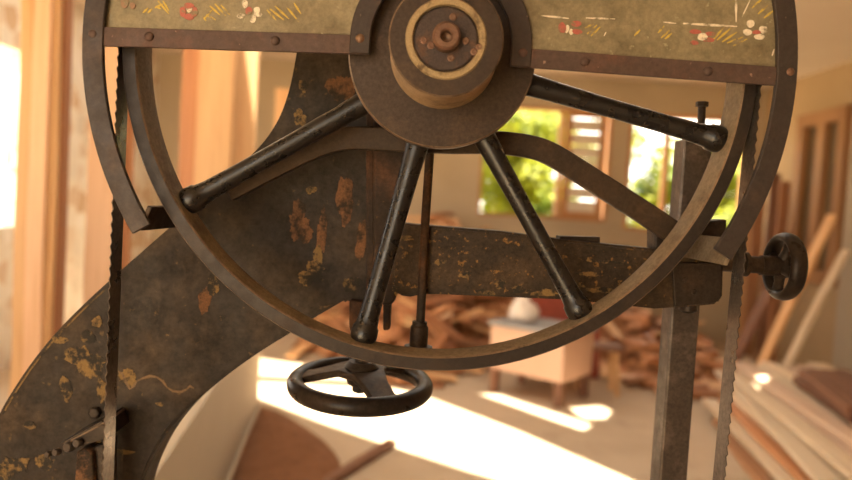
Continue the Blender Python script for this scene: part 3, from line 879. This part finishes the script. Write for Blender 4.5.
# cabinet on legs with a white sack and a red sheet beside it
M['pinkpaint'] = plaster('pinkish painted board', (.62, .40, .29), (.68, .45, .33), 2)
M['bluegrey'] = plaster('blue grey worn top', (.26, .25, .25), (.32, .31, .31), 4)
M['red'] = metal('red painted sheet', (0.208, 0.048, 0.0304), (0.272, 0.08, 0.048), .5, .7, 3, .5, 0, bump=.03)
M['sack'] = plaster('white sack cloth', (.72, .62, .54), (.78, .70, .62), 6)
f0, f1 = gnd(487, 391), gnd(560, 409)
cu = (f1 - f0).normalized(); cv = Vector((-cu.y, cu.x, 0)); cw = (f1 - f0).length
zt = at(489, 320, f0.y).z
cab = empty('workshop_cabinet', f0 + cu * cw / 2 + cv * .25)
tag(cab, 'pinkish box cabinet on short legs in front of the scrap heap', 'cabinet')
def obox(bm, u0, u1, v0, v1, z0, z1):
    q = [f0 + cu * u + cv * v for u, v in ((u0, v0), (u1, v0), (u1, v1), (u0, v1))]
    a = [bm.verts.new((p.x, p.y, z0)) for p in q]; b = [bm.verts.new((p.x, p.y, z1)) for p in q]
    bm.faces.new(a[::-1]); bm.faces.new(b)
    for k in range(4): bm.faces.new((a[k], a[(k + 1) % 4], b[(k + 1) % 4], b[k]))
bm = B(); obox(bm, 0, cw, 0, .5, .19, zt - .035); body = obj('body', bm, M['pinkpaint'], cab, bevel=.008)
bm = B(); obox(bm, -.02, cw + .02, -.02, .52, zt - .035, zt); obj('top', bm, M['bluegrey'], cab, bevel=.005)
for (u_, v_) in ((.04, .04), (cw - .04, .04), (.04, .46), (cw - .04, .46)):
    bm = B(); obox(bm, u_ - .028, u_ + .028, v_ - .028, v_ + .028, 0, .19); obj('leg', bm, M['brownwood'], cab, bevel=.004)
bm = B()
sc = f0 + cu * .17 + cv * .2; sc.z = zt
prof = [(0, 0), (.09, .0), (.115, .03), (.12, .08), (.10, .13), (.06, .165), (.045, .18), (.055, .2), (.03, .21), (0, .205)]
lathe(bm, sc, (0, 0, 1), prof, 28)
for v_ in bm.verts: v_.co.x += .012 * math.sin(v_.co.z * 40); v_.co.y += .01 * math.cos(v_.co.z * 33 + v_.co.x * 30)
tag(obj('white_sack', bm, M['sack'], origin=sc, smooth=60), 'small tied white sack standing on the pinkish cabinet', 'sack')
a = at(524, 352, 6.3); b = at(600, 352, 6.3)
bm = B()
pts = [(0, 0), (b.x - a.x, 0), (b.x - a.x, .56), ((b.x - a.x) * .6, .72), (.1, .78), (0, .66)]
vs0 = [bm.verts.new((x, .16 * z, z)) for x, z in pts]; vs1 = [bm.verts.new((x, .16 * z + .025, z)) for x, z in pts]
bm.faces.new(vs0); bm.faces.new(vs1[::-1])
for i in range(len(pts)): bm.faces.new((vs0[i], vs1[i], vs1[(i + 1) % len(pts)], vs0[(i + 1) % len(pts)]))
o = obj('red_panel', bm, M['red'], bevel=.004); o.location = (a.x, 6.28, .01)
tag(o, 'red painted sheet leaning on the scrap heap behind the pinkish cabinet', 'panel')
# stool leg block right of cabinet
g = gnd(597, 392)
st = empty('low_stool', (g.x, g.y, 0)); tag(st, 'small low wooden stool right of the pinkish cabinet', 'stool')
bm = B(); box(bm, g.x - .17, g.x + .17, g.y - .12, g.y + .12, .36, .40); obj('seat', bm, M['brownwood'], st, bevel=.005)
for sx in (-1, 1):
    for sy in (-1, 1):
        bm = B(); tube(bm, [(g.x + sx * .11, g.y + sy * .08, .36), (g.x + sx * .14, g.y + sy * .1, 0)], .02, 10); obj('leg', bm, M['pine'], st, smooth=40)

# low brown patch on the floor by the partition, and the plank
M['floor_patch'] = plaster('brown sawdust', (.18, .08, .036), (.22, .10, .05), 7, .95, (.13, .055, .027), .55, .7, .3)
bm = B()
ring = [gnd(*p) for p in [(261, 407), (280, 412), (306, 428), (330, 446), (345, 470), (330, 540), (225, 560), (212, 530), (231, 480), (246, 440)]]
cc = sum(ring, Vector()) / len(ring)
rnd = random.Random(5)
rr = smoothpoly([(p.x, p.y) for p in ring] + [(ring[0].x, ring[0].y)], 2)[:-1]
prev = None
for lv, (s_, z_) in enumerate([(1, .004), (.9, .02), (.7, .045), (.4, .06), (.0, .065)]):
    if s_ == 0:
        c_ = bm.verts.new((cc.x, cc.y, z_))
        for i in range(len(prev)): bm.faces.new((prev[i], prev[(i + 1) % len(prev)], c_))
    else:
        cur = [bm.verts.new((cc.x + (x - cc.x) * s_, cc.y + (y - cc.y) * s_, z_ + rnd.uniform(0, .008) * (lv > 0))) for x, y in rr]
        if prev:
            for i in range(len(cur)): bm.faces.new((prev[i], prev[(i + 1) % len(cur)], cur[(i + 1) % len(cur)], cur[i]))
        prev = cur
tag(obj('floor_patch', bm, M['floor_patch'], smooth=80), 'low brown patch on the floor against the low cream partition', 'floor_patch', kind='stuff')
g0, g1 = gnd(392, 446), gnd(322, 490)
d = g1 - g0
board('floor_plank', .06, .04, d.length, M['brownwood'], (g0.x, g0.y, .022), Euler((PI / 2, 0, math.atan2(d.y, d.x) + PI / 2)), 'narrow brown plank lying across the floor behind the hand wheel', 'plank', None, bow=.0)

# board stack on the right
rnd = random.Random(11)
GR = 'pale boards in the loose stack on the right'
n_l = 7
for lay in range(n_l):
    x = 2.22 + lay * .055 + rnd.uniform(-.05, .05)
    lz = R(rnd.uniform(-3, 3)) + R(-9)
    for k in range(7):
        L = rnd.uniform(2.3, 3.1); w = rnd.uniform(.08, .16)
        y = 5.0 + lay * .14 + rnd.uniform(-.3, .3)
        x += w / 2 + .012
        z = .03 + lay * .045 + .0175
        m_ = rnd.choice([M['pale'], M['pale'], M['pale'], M['pinkish']]) if lay > 2 else rnd.choice([M['pale'], M['pine'], M['scrap']])
        board('stacked_board', w, .032, L, m_, (x + (y - 5.5) * -math.tan(lz), y, z), Euler((PI / 2, 0, lz + R(rnd.uniform(-.2, .2)))),
              'pale sawn board in the loose stack right of the saw', 'board', GR, bow=.0)
        x += w / 2 + .012
zt2 = .03 + n_l * .045 + .01
for i in range(8):
    lay, k = divmod(i, 4)
    board('brown_batten', .085, .05, 1.0, M['brownwood'], (at(800, 352, 5.0).x + k * .095 + lay * .03, 5.0 + rnd.uniform(-.05, .05), zt2 + .025 + lay * .055), Euler((PI / 2, 0, R(-12 + rnd.uniform(-2, 2)))),
          'dark brown batten in the small bundle on top of the pale stack', 'batten', 'dark battens on the board stack', bow=.0)
# loose boards lying on floor to the left of the stack
for (p0, p1, w, m_, lb) in [((742, 398), (800, 450), .12, 'pale', 'pale board on the floor nearest the right run of the saw blade'),
                         ((733, 416), (806, 486), .09, 'pale', 'pale board lying on the floor between the saw blade and the stack'),
                         ((752, 436), (852, 520), .08, 'pinkish', 'greyish pink board on the floor beside the pale stack'),
                         ((745, 425), (830, 500), .06, 'pine', 'orange board on the floor in front of the pale stack'),
                         ((738, 448), (780, 500), .14, 'scrap', 'brown board on the floor at the bottom right beside the saw blade')]:
    g0, g1 = gnd(*p0), gnd(*p1); d = g1 - g0
    board('loose_board', w, .03, d.length, M[m_], (g0.x, g0.y, .018), Euler((PI / 2, 0, math.atan2(d.y, d.x) + PI / 2)), lb, 'board', 'loose boards on the floor at right', bow=0)
# planks leaning on the right wall
def lean(p_bot, p_top, Yb, Yt, w, m_, lb, t=.035):
    a = at(*p_bot, Yb); b = at(*p_top, Yt); d = b - a
    if a.z < .03: a.z = .03
    q = (b - a).to_track_quat('Z', 'Y')
    o = board('leaning_plank', w, t, (b - a).length, M[m_], a, (0, 0, 0), lb, 'plank', 'planks leaning at right', bow=.004)
    o.rotation_euler = q.to_euler()
lean((758, 372), (832, 215), 6.2, 6.3, .10, 'pine', 'orange plank leaning diagonally behind the small right hand wheel')
lean((782, 375), (846, 250), 6.05, 6.15, .08, 'pale', 'pale plank leaning right of the diagonal orange plank')
lean((735, 360), (790, 250), 6.5, 6.6, .12, 'brownwood', 'dark plank leaning left of the diagonal orange plank')
for i, (x0, x1, m_, lb) in enumerate([(741, 752, 'pine', 'orange upright plank in the far right corner beside the window'), (753, 764, 'scrap', 'brown upright plank in the far right corner'), (768, 778, 'brownwood', 'dark upright plank left of the right wall window'), (778, 788, 'redwood', 'red brown upright plank touching the right wall window')]):
    upright(x0, x1, 220, 8.2 - i * .33, .04, M[m_], lb, L=[1.75, 1.7, 2.0, 1.9][i], group='upright planks in the right corner')

# ------------------------------------------------------------------ OUTSIDE
m, nt, p = nodes_of('sunlit leaves')
oi = nt.nodes.new('ShaderNodeTexCoord').outputs['Object']
c = ramp(nt, noise(nt, oi, 2.2, 4), [(.35, (.035, .085, .002)), (.62, (.33, .34, .006))])
nt.links.new(c, p.inputs['Base Color']); p.inputs['Roughness'].default_value = .55
tr = nt.nodes.new('ShaderNodeBsdfTranslucent'); nt.links.new(c, tr.inputs[0])
ms = nt.nodes.new('ShaderNodeMixShader'); ms.inputs[0].default_value = .45
nt.links.new(p.outputs[0], ms.inputs[1]); nt.links.new(tr.outputs[0], ms.inputs[2])
nt.links.new(ms.outputs[0], nt.nodes['Material Output'].inputs[0])
M['leaf'] = m
M['bark'] = wood('bark', (.14, .09, .05), (.18, .12, .07), (.08, .05, .03))
def tree(x, y, h, r, nl, label, seed):
    rnd = random.Random(seed)
    root = empty('leafy_tree', (x, y, -.16)); tag(root, label, 'tree', 'trees outside the windows')
    bm = B(); tube(bm, [(x, y, -.16), (x + .08, y, h * .3), (x - .05, y + .1, h * .7)], [.11, .08, .04], 10); obj('trunk', bm, M['bark'], root, smooth=50)
    bm = B()
    cl = [(rnd.gauss(0, .45) * r, rnd.gauss(0, .45) * r, rnd.uniform(.12, .95) * h, rnd.uniform(.25, .5) * r) for _ in range(16)]
    for i in range(nl):
        c = rnd.choice(cl); q = Vector((rnd.gauss(0, 1), rnd.gauss(0, 1), rnd.gauss(0, 1))).normalized() * c[3] * rnd.random() ** .4
        ctr = Vector((x + c[0], y + c[1], c[2])) + q
        if ctr.z < .05: continue
        u = Vector((rnd.gauss(0, 1), rnd.gauss(0, 1), rnd.gauss(0, .6))).normalized(); w_ = u.orthogonal().normalized()
        s = rnd.uniform(.05, .1)
        bm.faces.new([bm.verts.new(ctr + u * s), bm.verts.new(ctr + w_ * s * .45), bm.verts.new(ctr - u * s), bm.verts.new(ctr - w_ * s * .45)])
    obj('foliage', bm, M['leaf'], root)
tree(1.35, 11.2, 3.0, .95, 8500, 'bright green tree outside the window left of the wooden shutter', 1)
tree(4.3, 11.2, 3.2, .95, 8500, 'bright green tree outside the narrow window behind the square post', 2)
tree(2.7, 15.8, 4.2, 1.5, 8500, 'taller tree standing behind the two nearer trees outside', 3)

# ------------------------------------------------------------------ LIGHT
sd = bpy.data.lights.new('sun', 'SUN'); sd.energy = 20; sd.angle = R(.9); sd.color = (1, .89, .70)
so = bpy.data.objects.new('sun', sd); COL.objects.link(so)
so.rotation_euler = SUN.to_track_quat('-Z', 'Y').to_euler(); so.location = (-4, -3, 9)
w = bpy.data.worlds.new('world'); S.world = w; w.use_nodes = True
bg = w.node_tree.nodes['Background']; bg.inputs[0].default_value = (1.0, .93, .81, 1); bg.inputs[1].default_value = 3.2

S.view_settings.view_transform = 'Standard'
S.view_settings.look = 'None'
S.view_settings.exposure = 0.75
S.view_settings.gamma = 1.0
S.view_settings.use_curve_mapping = False
